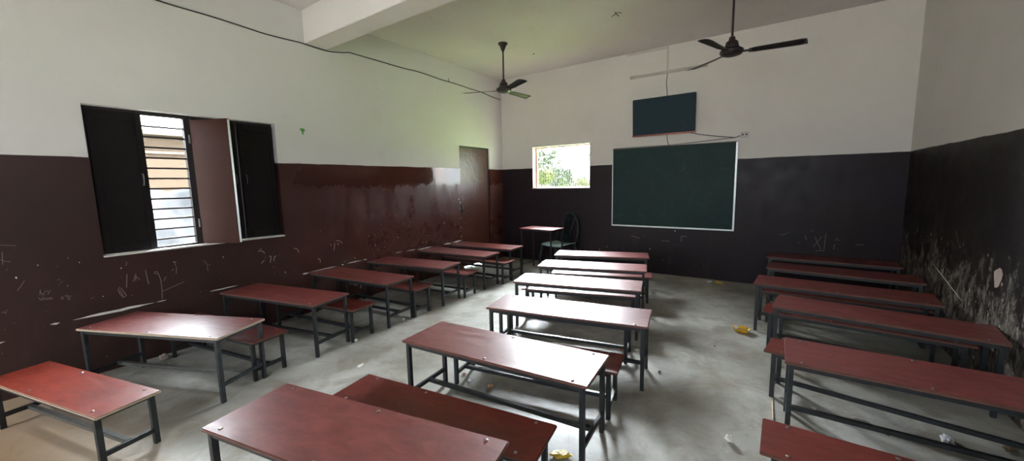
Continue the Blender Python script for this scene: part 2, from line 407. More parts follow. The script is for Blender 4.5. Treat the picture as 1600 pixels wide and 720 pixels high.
# ---- door in the left wall
y0, y1, z0, z1 = DOOR
dr = empty('door_1', (0, y0, 0)); dr['kind'] = 'structure'
bm = bmesh.new(); xd = -.03
box(bm, (xd-.04, .03, .01), (xd-.005, y1-y0-.03, z1-.03), .003); lf = obj('door_leaf', bm, M_door, dr)
bm = bmesh.new()
for a, b in (((0, 0), (.03, z1)), ((y1-y0-.03, 0), (y1-y0, z1)), ((.03, z1-.03), (y1-y0-.03, z1))):
    box(bm, (xd-.09, a[0], a[1]), (xd+.0, b[0], b[1]))
obj('door_frame', bm, M_frame, dr)
bm = bmesh.new(); box(bm, (xd-.005, .05, .98), (xd+.004, .09, 1.14), .002)
tube(bm, [(xd, .07, 1.03), (xd+.045, .07, 1.03), (xd+.05, .16, 1.03)], .008, 8); obj('door_handle', bm, M_worn, dr)
bm = bmesh.new(); tube(bm, [(xd+.004, .06, .80), (xd+.012, .06, .80), (xd+.012, .14, .80)], .006, 6); obj('bolt', bm, M_worn, dr)

# ---- back window with wire grille
x0, x1, z0, z1 = BWIN
bw = empty('window_2', (0, 0, 0)); bw['kind'] = 'structure'
bm = bmesh.new(); yf = .13
box(bm, (x0, yf-.02, z0), (x0+.035, yf+.02, z1)); box(bm, (x1-.02, yf-.02, z0), (x1, yf+.02, z1))
box(bm, (x0+.035, yf-.02, z1-.025), (x1-.02, yf+.02, z1)); box(bm, (x0+.035, yf-.02, z0), (x1-.02, yf+.02, z0+.02))
obj('window_frame', bm, M_pink, bw)
bm = bmesh.new(); box(bm, (x0-.01, -.012, z0-.012), (x1+.004, yf-.02, z0+.002)); obj('window_sill', bm, simple('pale_pink_sill', (.62, .45, .40), .6), bw)
bm = bmesh.new()
box(bm, (x0+.0005, .001, z0+.003), (x0+.003, yf-.02, z1-.002)); box(bm, (x1-.003, .001, z0+.003), (x1-.0005, yf-.02, z1-.002))
box(bm, (x0+.003, .001, z1-.003), (x1-.003, yf-.02, z1-.0005)); obj('window_reveal', bm, M_plaster, bw)
bm = bmesh.new(); n = 30
for k in range(1, n):
    x = x0+.03+(x1-x0-.05)*k/n; box(bm, (x-.0018, yf-.0018, z0+.02), (x+.0018, yf+.0018, z1-.025))
for k in range(1, 9):
    z = z0+.02+(z1-z0-.045)*k/9; box(bm, (x0+.035, yf-.0028, z-.0016), (x1-.02, yf+.0008, z+.0016))
obj('wire_grille', bm, M_wire, bw)

# ------------------------------------------------------------------ outside
bm = bmesh.new(); box(bm, (-60, -2, -.5), (60, 120, -.3)); struct('ground', bm, M_ground)
bm = bmesh.new(); box(bm, (-60, -60, -.5), (60, -2.001, -.301)); struct('ground', bm, M_yard)
def hill():
    bm = bmesh.new(); n = 40; rows = []
    for i in range(n+1):
        x = -110+i*4.5; h = 3.2+2.4*noise.noise(Vector((x*.03, 0, 3)))+1.5*noise.noise(Vector((x*.12, 2, 0)))
        rows.append([bm.verts.new((x, 88, -.4)), bm.verts.new((x, 96, h)), bm.verts.new((x, 118, h*.8)), bm.verts.new((x, 119, -.4))])
    for A, B in zip(rows, rows[1:]):
        for k in range(3): bm.faces.new((A[k], B[k], B[k+1], A[k+1]))
    bmesh.ops.recalc_face_normals(bm, faces=bm.faces)
    o = obj('hill', bm, M_hill, None, True); o['kind'] = 'structure'
hill()
def tree(name, label, loc, h, cr, nleaf, mleaf, ls, group=None, sparse=False):
    t = empty(name, loc); tag(t, label, 'tree')
    bm = bmesh.new(); tips = []
    hb = h-cr if not sparse else h*.45
    tube(bm, [(0, 0, 0), (.05*h*.3, 0, hb*.5), (0, .03, hb), (.05, 0, h*.9)], [.05*h*.5, .035*h*.5, .03*h*.5, .01], 8)
    for k in range(9 if not sparse else 16):
        a = k*2.4; zz = hb*(.7)+(h-hb*.7)*.8*((k+1)/(9 if not sparse else 16)); L = cr*(.9-.35*(zz/h))
        e = Vector((math.cos(a)*L, math.sin(a)*L, zz+L*.35)); mid = Vector((math.cos(a)*L*.5, math.sin(a)*L*.5, zz+L*.06))
        tube(bm, [(0, 0, zz-.1), mid, e], [.035*h*.25, .02*h*.25, .006*h*.3], 6); tips += [e, mid]
    obj('trunk', bm, M_bark, t, True)
    bm = bmesh.new(); rnd = random.Random(int(loc[0]*13+loc[1]*7))
    for k in range(nleaf):
        if sparse:
            c = rnd.choice(tips)+Vector((rnd.gauss(0, .13), rnd.gauss(0, .13), rnd.gauss(0, .11)))*cr
        else:
            d = Vector((rnd.gauss(0, 1), rnd.gauss(0, 1), rnd.gauss(0, 1))).normalized()
            q = rnd.random()**.4
            lump = 1+.28*noise.noise(d*2.2+Vector((loc[0], 0, 0)))
            c = Vector((0, 0, hb+cr*.35))+Vector((d.x, d.y, d.z*.85))*cr*q*lump
        a = Vector((rnd.gauss(0, 1), rnd.gauss(0, 1), rnd.gauss(0, .6))).normalized(); b = a.orthogonal().normalized(); s = ls*(.6+.8*rnd.random())
        vs = [bm.verts.new(c+a*s), bm.verts.new(c+b*s*.45+a*.1*s), bm.verts.new(c-a*s), bm.verts.new(c-b*s*.45)]
        bm.faces.new(vs)
    obj('foliage', bm, mleaf, t)
    return t
# sight line through the back window runs toward (-x,+y)
tree('broadleaf_tree', 'thin-leaved tree with bare branches at upper left of the grille window view', (-8.2, 16, -.3), 4.3, 1.5, 1500, M_leaf, .13, sparse=True)
tree('bushy_tree', 'yellow-green bush low at the left of the grille window view', (-5.85, 12, -.3), 2.5, .55, 1800, M_leafy, .07)
tree('bushy_tree', 'green bushy tree in the middle of the grille window view', (-7.9, 18, -.3), 2.75, .95, 2600, M_leaf, .09)
tree('bushy_tree', 'small yellow-green bush at the lower right of the grille window view', (-4.55, 14, -.3), 1.98, .5, 1400, M_leafy, .07)
tree('bushy_tree', 'tall green tree cut by the right edge of the grille window view', (-4.95, 17.0, -.3), 3.8, .75, 1300, M_leaf, .07)
tree('bushy_tree', 'far low tree beyond the others on the skyline of the grille window', (-12.6, 26.0, -.3), 3.1, 1.3, 1800, M_leaf, .10)
# house beyond the left window
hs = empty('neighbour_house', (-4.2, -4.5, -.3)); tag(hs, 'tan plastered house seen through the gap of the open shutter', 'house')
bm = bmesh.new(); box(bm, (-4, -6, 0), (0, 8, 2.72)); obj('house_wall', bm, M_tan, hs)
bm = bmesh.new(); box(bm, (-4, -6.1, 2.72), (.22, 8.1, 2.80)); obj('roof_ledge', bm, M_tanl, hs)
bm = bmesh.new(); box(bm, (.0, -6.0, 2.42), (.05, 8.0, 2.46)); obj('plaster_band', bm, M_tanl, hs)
def tarp():
    bm = bmesh.new(); nx, ny = 16, 60; g = []
    for i in range(nx+1):
        row = []
        for j in range(ny+1):
            u = i/nx; yy = -7.2+j*5.2/ny
            x = -3.35+1.25*u; z = 1.50-.02*u if u < .35 else 1.49-(u-.35)*2.2
            nn = noise.noise(Vector((x*2.2, yy*2.6, 1)))*.16+noise.noise(Vector((x*7, yy*5+x*4, 4)))*.11
            row.append(bm.verts.new((x+nn*.7, yy, max(z+nn*.5, -.28))))
        g.append(row)
    for i in range(nx):
        for j in range(ny): bm.faces.new((g[i][j], g[i+1][j], g[i+1][j+1], g[i][j+1]))
    bmesh.ops.solidify(bm, geom=bm.faces[:], thickness=.01)
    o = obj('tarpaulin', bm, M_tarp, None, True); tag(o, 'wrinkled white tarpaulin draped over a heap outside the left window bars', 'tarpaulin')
tarp()

# ------------------------------------------------------------------ desks and benches
def furniture(name, L, D, H, th, mtop, inset, tubew, leg=M_steel, edge=M_edge, longbar=M_steel):
    root = empty(name)
    bm = bmesh.new(); box(bm, (-L/2, -D/2, H-th), (L/2, D/2, H), .004)
    for f in bm.faces:
        if f.normal.z < .5 : f.material_index = 1
    part = 'desktop' if name == 'school_desk' else 'seat'
    topo = obj(part, bm, [mtop, edge], root)
    t = tubew; hx = L/2-inset; hy = D/2-.026; zt = H-th
    for sx in (-1, 1):
        for sy in (-1, 1):
            bm = bmesh.new(); box(bm, (sx*hx-t/2, sy*hy-t/2, 0), (sx*hx+t/2, sy*hy+t/2, zt), .002); obj('leg', bm, leg, root)
    bm = bmesh.new(); ah = .026
    for sy in (-1, 1): box(bm, (-hx+t/2, sy*hy-t/2+.002, zt-ah), (hx-t/2, sy*hy+t/2-.002, zt-.0005), .002)
    for sx in (-1, 1): box(bm, (sx*hx-t/2+.002, -hy+t/2, zt-ah), (sx*hx+t/2-.002, hy-t/2, zt-.0005), .002)
    obj('top_frame', bm, leg, root)
    zs = .125 if name == 'school_desk' else .085
    for sx in (-1, 1):
        bm = bmesh.new(); box(bm, (sx*hx-t/2+.003, -hy+t/2, zs-.013), (sx*hx+t/2-.003, hy-t/2, zs+.013), .002); obj('end_stretcher', bm, leg, root)
    bm = bmesh.new(); box(bm, (-hx+t/2-.003, -t/2, zs-.012), (hx-t/2+.003, t/2, zs+.014), .002); obj('long_stretcher', bm, longbar, root)
    for bx in (-L*.43, 0 if name == 'school_desk' else -L*.12, L*.43) if name == 'school_desk' else (-L*.42, -L*.12, L*.42):
        for sy in (-1, 1):
            bm = bmesh.new(); lathe(bm, [(.009, 0), (.009, .002), (.005, .004)], (bx, sy*(hy-.004), H), 10); obj('bolt', bm, M_bolt, topo)
    return root
def copy_tree(o):
    c = o.copy(); C.objects.link(c)
    for ch in list(o.children):
        d = ch.copy(); C.objects.link(d); d.parent = c
        for g in list(ch.children):
            e = g.copy(); C.objects.link(e); e.parent = d
    return c
def remat(root, name, slot, m):
    for ch in root.children:
        if ch.name.split('.')[0] == name:
            ch.data = ch.data.copy(); ch.data.materials[slot] = m
GD, GB = 'maroon topped desks in three rows', 'maroon topped benches between the desks'
desk0 = furniture('school_desk', 1.27, .405, .485, .017, M_desk, .035, .027)
bench0 = furniture('school_bench', 1.25, .29, .33, .017, M_bench, .058, .027)
DESKS = [
 (.792, -5.487, 23.4, 'maroon desk askew in the left row, nearest full-height desk below the shuttered window', 'worn'),
 (.654, -4.613, 12.4, 'second desk of the left row, maroon top right of the open shutter', ''),
 (.632, -3.755, 6.3, 'third desk of the left row, maroon top, beneath the green mark on the wall', ''),
 (.605, -2.945, 8.8, 'fourth desk of the left row counted from the camera', ''),
 (.595, -2.052, 4.1, 'fifth desk of the left row, maroon top on black legs near the door', ''),
 (.595, -1.39, 3.6, 'farthest desk of the left row, right in front of the brown door', ''),
 (3.159, -5.527, 11.5, 'big scuffed maroon desk cut by the bottom edge in the middle row', ''),
 (3.189, -4.512, 4.7, 'second desk of the middle row, maroon top turning glossy grey at its right end', ''),
 (3.217, -3.625, 10.7, 'third desk of the middle row, shiny scratched top catching window light', ''),
 (2.919, -2.79, 13.3, 'fourth desk of the middle row, top whitened by glare', ''),
 (2.749, -1.995, 15.1, 'fifth desk of the middle row, pale with glare, second from the board', ''),
 (2.57, -1.235, 17.5, 'farthest desk of the middle row, closest to the chalkboard', ''),
 (5.236, -3.626, -.5, 'nearest full-height desk of the right row, its end cut by the right edge', .915),
 (5.205, -2.60, -7.5, 'second desk of the right row, reddish top reaching the peeling wall', .95),
 (5.076, -1.835, -4.2, 'third desk of the right row, its left end sticking out farthest', ''),
 (5.165, -1.02, -6.0, 'fourth desk of the right row, dark maroon, second from the back wall', ''),
 (5.150, -.255, -3.0, 'farthest desk of the right row, in shadow against the back wall', ''),
]
BENCHES = [
 (1.057, -6.061, 14.2, 'orange-red low bench at the bottom left corner, pale worn front edge', 'pale'),
 (.690, -5.134, 10.5, 'low bench directly behind the askew desk of the left row', ''),
 (.672, -4.25, 8.0, 'low bench behind the second desk of the left row', ''),
 (.655, -3.422, 5.0, 'low bench behind the third desk of the left row', ''),
 (.655, -2.58, 6.5, 'low bench behind the fourth desk of the left row', ''),
 (.690, -1.70, 1.0, 'low bench between the two farthest desks of the left row', ''),
 (3.146, -5.035, 8.2, 'bright red-brown bench right behind the desk cut by the bottom edge', ''),
 (3.18, -4.12, 9.5, 'bench hidden behind the half-grey desk, red end showing at its right', ''),
 (3.03, -3.33, 10.7, 'bench almost wholly under the third desk of the middle row, only legs showing', ''),
 (2.834, -2.55, 14.8, 'pale glaring bench seen beneath the fourth desk of the middle row', ''),
 (2.749, -1.70, 17.4, 'glaring bench between the two desks nearest the chalkboard', ''),
 (5.19, -4.36, -.7, 'bright red bench cut by the bottom right corner', ''),
 (5.19, -3.262, -9., 'bench with red left end jutting out behind the nearest desk of the right row', ''),
 (5.155, -2.30, -6.5, 'bench under the back edge of the second desk of the right row', ''),
 (5.125, -1.52, -2.0, 'dark red bench just behind the third desk of the right row', ''),
]
wornset = None
def place(list_, proto, group, cat):
    for i, (x, y, a, lab, kind) in enumerate(list_):
        o = proto if i == 0 else copy_tree(proto)
        o.location = (x, y, 0); o.rotation_euler = (0, 0, R(a)); tag(o, lab, cat, group)
        if isinstance(kind, float): o.scale = (kind, 1, 1)
        yield i, o, kind
fix = []
for i, o, k in list(place(DESKS, desk0, GD, 'desk')): 
    if k == 'worn': fix.append(o)
for i, o, k in list(place(BENCHES, bench0, GB, 'bench')):
    if k == 'pale': fix.append(o)
for o in fix:
    top = [c for c in o.children if c.name.split('.')[0] in ('desktop', 'seat')][0]
    top.data = top.data.copy(); top.data.materials[1] = M_paleedge
    for c in o.children:
        if c.name.split('.')[0] == 'long_stretcher':
            c.data = c.data.copy(); c.data.materials[0] = M_worn; c['label'] = 'worn pale long stretcher'
for o in [x for x in C.objects if x.name.split('.')[0] == 'school_bench']:
    if abs(o.location.x-1.057) < .01 and abs(o.location.y+6.061) < .01:
        m_or = top_mat('orange_red_bench_laminate', (.16, .017, .009), (.22, .027, .012), .3, .45, .2)
        top = [c for c in o.children if c.name.split('.')[0] == 'seat'][0]; top.data.materials[0] = m_or

# teacher's table
tt = empty('teacher_table', (1.285, -.68, 0), R(-4.5)); tag(tt, 'small tall red-topped table on thin legs beside the plastic chair', 'table')
bm = bmesh.new(); box(bm, (-.33, -.20, .713), (.33, .20, .73), .004); obj('tabletop', bm, M_desk, tt)
for sx in (-1, 1):
    for sy in (-1, 1):
        bm = bmesh.new(); box(bm, (sx*.30-.011, sy*.175-.011, 0), (sx*.30+.011, sy*.175+.011, .713), .002); obj('leg', bm, M_steel, tt)
bm = bmesh.new()
for sy in (-1, 1): box(bm, (-.289, sy*.175-.009, .69), (.289, sy*.175+.009, .7125))
for sx in (-1, 1): box(bm, (sx*.30-.009, -.164, .69), (sx*.30+.009, .164, .7125))
obj('top_frame', bm, M_steel, tt)
for sx in (-1, 1):
    bm = bmesh.new(); box(bm, (sx*.30-.008, -.164, .09), (sx*.30+.008, .164, .106)); obj('end_stretcher', bm, M_worn, tt)
bm = bmesh.new(); box(bm, (-.292, -.009, .09), (.292, .009, .106)); obj('long_stretcher', bm, M_worn, tt)

# plastic armchair: local +y = forward
def plastic_chair(loc, rz):
    r = empty('plastic_chair', loc, rz); tag(r, 'dark green plastic chair with a slotted arched back against the back wall', 'chair')
    sh, bh, wd = .43, .95, .24
    bm = bmesh.new(); n = 12; g = []
    for i in range(n+1):
        row = []
        for j in range(n+1):
            u = -1+2*i/n; v = -1+2*j/n
            wx = wd*(.92 if v < 0 else 1)*(1-.10*max(0, v)**4)
            row.append(bm.verts.new((u*wx, v*.215, sh-.018*(1-u*u)*(1-.3*v)+(-.02*max(0, v)**3))))
        g.append(row)
    for i in range(n):
        for j in range(n): bm.faces.new((g[i][j], g[i+1][j], g[i+1][j+1], g[i][j+1]))
    bmesh.ops.recalc_face_normals(bm, faces=bm.faces); bmesh.ops.solidify(bm, geom=bm.faces[:], thickness=.014)
    obj('seat', bm, M_chairs, r, True)
    for sx in (-1, 1):
        for sy in (-1, 1):
            bm = bmesh.new(); tube(bm, [(sx*wd*.88, sy*.18, sh-.02), (sx*(wd+.005), sy*.215, .2), (sx*(wd+.02), sy*.235, 0)], [.024, .020, .017], 10); obj('leg', bm, M_chair, r, True)
    def bp(u, z):  # point on the back surface
        s = (z-sh)/(bh-sh); return Vector((u, -.205-.10*s+.03*math.cos(u*5)-.03, z))
    bm = bmesh.new(); pts = []
    for k in range(25):
        a = math.pi*k/24; ww = .235; z = sh+(bh-sh)*max(0, math.sin(a))**.55; u = ww*math.cos(a)*(1.0 if z > sh+.1 else .93)
        pts.append(bp(u, z))
    tube(bm, pts, .016, 10); obj('back_frame', bm, M_chair, r, True)
    for u0, u1 in ((-.17, -.085), (.17, .085)):
        bm = bmesh.new(); tube(bm, [bp(u1*.9, sh-.0), bp(u1, sh+.2), bp((u0+u1)/2, sh+.38), bp(u0, bh-.085)], [.012, .010, .010, .012], 8); obj('back_slat', bm, M_chair, r, True)
    bm = bmesh.new(); n = 8; rows = []
    for k in range(n+1):
        z = sh+.0+(bh-.03-sh)*k/n; hw = .052+.02*(k/n)**2; rows.append((bm.verts.new(bp(-hw, z)), bm.verts.new(bp(hw, z))))
    for k, (A, B) in enumerate(zip(rows, rows[1:])):
        if k in (2, 4, 6):
            a0, a1, b0, b1 = A[0].co, A[1].co, B[0].co, B[1].co
            for f0, f1 in ((0, .22), (.78, 1)):
                q = [bm.verts.new(a0.lerp(a1, f0)), bm.verts.new(a0.lerp(a1, f1)), bm.verts.new(b0.lerp(b1, f1)), bm.verts.new(b0.lerp(b1, f0))]; bm.faces.new(q)
        else: bm.faces.new((A[0], A[1], B[1], B[0]))
    bmesh.ops.solidify(bm, geom=bm.faces[:], thickness=.008); obj('back_panel', bm, M_chair, r)
    for sx in ():
        bm = bmesh.new(); tube(bm, [bp(sx*.235, sh+.22), (sx*.262, -.10, sh+.21), (sx*.265, .12, sh+.20), (sx*.26, .19, sh+.15), (sx*.245, .20, sh-.01)], [.016, .018, .019, .017, .015], 8)
        obj('armrest', bm, M_chair, r, True)
    return r
plastic_chair((1.41, -.30, 0), R(168))

# ------------------------------------------------------------------ boards on the back wall
bx0, bx1, bz0, bz1 = 2.285, 4.095, .75, 2.022
cb = empty('chalkboard', (0, 0, 0)); tag(cb, 'large dark green chalkboard in a thin metal frame on the back wall', 'chalkboard')
bm = bmesh.new(); box(bm, (bx0+.012, -.030, bz0+.012), (bx1-.012, -.006, bz1-.012)); obj('board_surface', bm, M_board, cb)
bm = bmesh.new()
box(bm, (bx0, -.036, bz0), (bx1, -.002, bz0+.022), .002); box(bm, (bx0, -.036, bz0+.022), (bx0+.014, -.002, bz1-.010), .002)
box(bm, (bx1-.024, -.036, bz0+.022), (bx1, -.002, bz1-.010), .002); obj('board_frame', bm, M_alu, cb)
bm = bmesh.new(); box(bm, (bx0, -.036, bz1-.010), (bx1, -.002, bz1), .002); obj('board_frame_top', bm, M_frame, cb)
pn = empty('wall_panel', (3.085, -.05, 2.21)); tag(pn, 'small dark teal board with orange bottom rail mounted above the chalkboard', 'board')
pn.rotation_euler = (R(2.5), 0, 0)
bm = bmesh.new(); box(bm, (-.455, -.030, .0), (.455, 0, .545), .003); obj('panel_face', bm, M_panel, pn)
bm = bmesh.new(); box(bm, (-.46, -.040, -.022), (.46, .004, -.001), .002); obj('bottom_rail', bm, M_orange, pn)
bm = bmesh.new(); box(bm, (-.3, .001, .08), (-.26, .035, .46)); box(bm, (.26, .001, .08), (.30, .035, .46)); obj('bracket', bm, M_steel, pn)

# tube light batten and conduits
tl = empty('tube_light', (3.11, 0, 3.12), 0); tag(tl, 'unlit slim tube light batten high on the back wall', 'tube light')
bm = bmesh.new(); box(bm, (-.55, -.03, -.018), (.55, -.002, .018), .002); obj('batten', bm, M_conduit, tl)
bm = bmesh.new(); tube(bm, [(-.52, -.046, 0), (.52, -.046, 0)], .012, 12); obj('tube', bm, M_tube, tl, True)
for s in (-1, 1):
    bm = bmesh.new(); box(bm, (s*.535-.015, -.062, -.02), (s*.535+.015, -.031, .02), .003); obj('end_holder', bm, M_conduit, tl)
def cable(name, pts, r, m, label, seg=6, cat='cable'):
    bm = bmesh.new(); tube(bm, pts, r, seg); o = obj(name, bm, m, None, True); tag(o, label, cat); return o
def sm(p, k=8, sag=0, wob=0, ax=2):
    out = []
    for i in range(len(p)-1):
        a, b = Vector(p[i]), Vector(p[i+1])
        for j in range(k):
            t = j/k; q = a.lerp(b, t); q[ax] -= sag*4*t*(1-t); q[ax] += wob*noise.noise(q*2.2); out.append(q)
    out.append(Vector(p[-1])); return out
bm = bmesh.new(); box(bm, (3.10, -.012, 3.142), (3.125, 0, ZC)); tag(obj('wall_conduit', bm, M_conduit), 'pale vertical conduit from ceiling down to the tube light', 'conduit')
bm = bmesh.new(); box(bm, (2.50, -.012, ZC-.035), (3.10, 0, ZC-.012)); tag(obj('wall_conduit', bm, M_conduit), 'faint horizontal conduit along the top of the back wall', 'conduit')
cable('power_cable', sm([(3.112, -.010, 3.10), (3.10, -.012, 2.95), (3.118, -.012, 2.80), (3.11, -.02, 2.74)], 5, 0, .02, 0), .006, M_gcable, 'grey cable from the tube light down to the teal board')
cable('power_cable', sm([(3.14, -.014, 2.20), (3.14, -.012, 2.12), (3.16, -.012, 2.05), (3.17, -.012, 2.032)], 4), .006, M_gcable, 'short grey cable between the teal board and the chalkboard')
cable('power_cable', sm([(3.45, -.02, 2.20), (3.6, -.012, 2.155), (3.85, -.012, 2.105), (4.05, -.012, 2.075), (4.13, -.012, 2.10)], 6), .005, M_cable, 'black cable drooping from the teal board to the wall socket')
cable('power_cable', sm([(2.30, -.018, 2.030), (2.8, -.018, 2.034), (3.17, -.018, 2.030), (3.6, -.018, 2.05), (4.06, -.018, 2.075)], 6), .004, M_cable, 'thin dark wire lying along the top of the chalkboard')
sk = empty('wall_socket', (4.165, 0, 2.105)); tag(sk, 'small white wall socket above the right corner of the chalkboard', 'socket')
bm = bmesh.new(); box(bm, (-.05, -.028, -.04), (.05, 0, .04), .006); obj('socket_plate', bm, M_sock, sk)
for dx in (-.022, .022):
    bm = bmesh.new(); lathe(bm, [(.011, 0), (.011, .006), (.004, .007)], (0, 0, 0), 12)
    for v in bm.verts: v.co = Vector((v.co.x+dx, -.028-v.co.z, v.co.y))
    obj('socket_hole', bm, M_frame, sk)
cable('ceiling_cable', sm([(.008, -8.3, 3.17), (.008, -6.8, 3.14), (.008, -5.148, 3.150), (.008, -4.4, 3.135), (.008, -3.9, 3.128), (.008, -3.56, 3.126), (.008, -3.279, 3.186), (.008, -2.2, 3.195), (.008, -1.482, 3.19), (.008, -.6, 3.165), (.012, -.02, 3.125)], 6, .004, .012), .0065, M_cable, 'long black cable running along the top of the left wall under the beam')
bm = bmesh.new(); tube(bm, [(.004, -1.482, 3.19), (.02, -1.482, 3.20), (.012, -1.482, 3.235)], .005, 6)
tag(obj('wall_clip', bm, M_cable, None), 'tiny hook holding the cable on the left wall', 'hook')
bm = bmesh.new(); tube(bm, [(0, -.03, 3.47), (0, -.03, 3.38), (.03, -.03, 3.36)], .006, 6)
o = obj('wall_hook', bm, M_cable, None); o.location = (.35, 0, -.06); tag(o, 'small bent hook near the ceiling corner behind the far fan', 'hook')
bm = bmesh.new(); tube(bm, [(0, 0, 3.5), (.01, 0, 3.47), (-.03, -.03, 3.44), (.05, -.05, 3.46), (.09, -.02, 3.455)], .0035, 6)
tube(bm, [(0, 0, 3.49), (.03, .06, 3.46)], .004, 6)
o = obj('ceiling_hook', bm, M_cable, None); o.location = (2.87, -1.63, 0); tag(o, 'bent steel hook sticking out of the ceiling between the two fans', 'hook')
bm = bmesh.new(); lathe(bm, [(.012, -.008), (.012, 0)], (1.33, -.94, ZC), 10); tag(obj('ceiling_peg', bm, M_cable), 'small black peg in the ceiling right of the far fan', 'peg')

# ------------------------------------------------------------------ ceiling fans
def fan(loc, zh, angles, label):
    f = empty('ceiling_fan', (loc[0], loc[1], zh)); tag(f, label, 'ceiling fan', 'ceiling fans')
    H = ZC-zh
    bm = bmesh.new(); lathe(bm, [(.012, H-.12), (.022, H-.10), (.045, H-.04), (.07, H-.012), (.07, H)], seg=24); obj('canopy', bm, M_fan, f, True)
    bm = bmesh.new(); tube(bm, [(0, 0, .08), (0, 0, H-.06)], .0115, 12); obj('down_rod', bm, M_fan, f, True)
    bm = bmesh.new(); lathe(bm, [(.02, .145), (.028, .14), (.032, .11), (.055, .095), (.062, .06), (.07, .03)], seg=28); obj('motor_cap', bm, M_fan2, f, True)
    bm = bmesh.new(); lathe(bm, [(.05, .035), (.085, .03), (.108, .012), (.11, -.008), (.095, -.028), (.06, -.04), (.0, -.044)], seg=32); obj('motor', bm, M_fan, f, True)
    for a in angles:
        bm = bmesh.new(); Mx = Matrix.Rotation(R(a), 4, 'Z')
        box(bm, (.09, -.022, -.014), (.175, .022, -.008), .002, M=Mx @ Matrix.Rotation(-R(8), 4, 'X')); obj('blade_arm', bm, M_fan, f)
        bm = bmesh.new(); n = 10; top = []; 
        for k in range(n+1):
            s = k/n; x = .15+.475*s; hw = .045+.022*s if s > .04 else .035
            if s > .93: hw *= .85
            tw = -R(13-3*s)
            row = []
            for c in (-1, -.3, .4, 1):
                yy = c*hw; zz = -.012+yy*math.tan(tw)+.006*(1-c*c)
                row.append(bm.verts.new(Mx @ Vector((x+(.012*c if s > .9 else 0), yy, zz))))
            top.append(row)
        for A, B in zip(top, top[1:]):
            for k in range(3): bm.faces.new((A[k], B[k], B[k+1], A[k+1]))
        bmesh.ops.solidify(bm, geom=bm.faces[:], thickness=.003); obj('blade', bm, M_fan, f, True)
fan((1.207, -1.60), 2.855, (86, -30, -157), 'ceiling fan over the door corner, whole down rod and canopy visible')
fan((4.114, -1.66), 2.79, (5, -107, 138), 'nearer ceiling fan above the chalkboard side, its rod cut by the top frame')

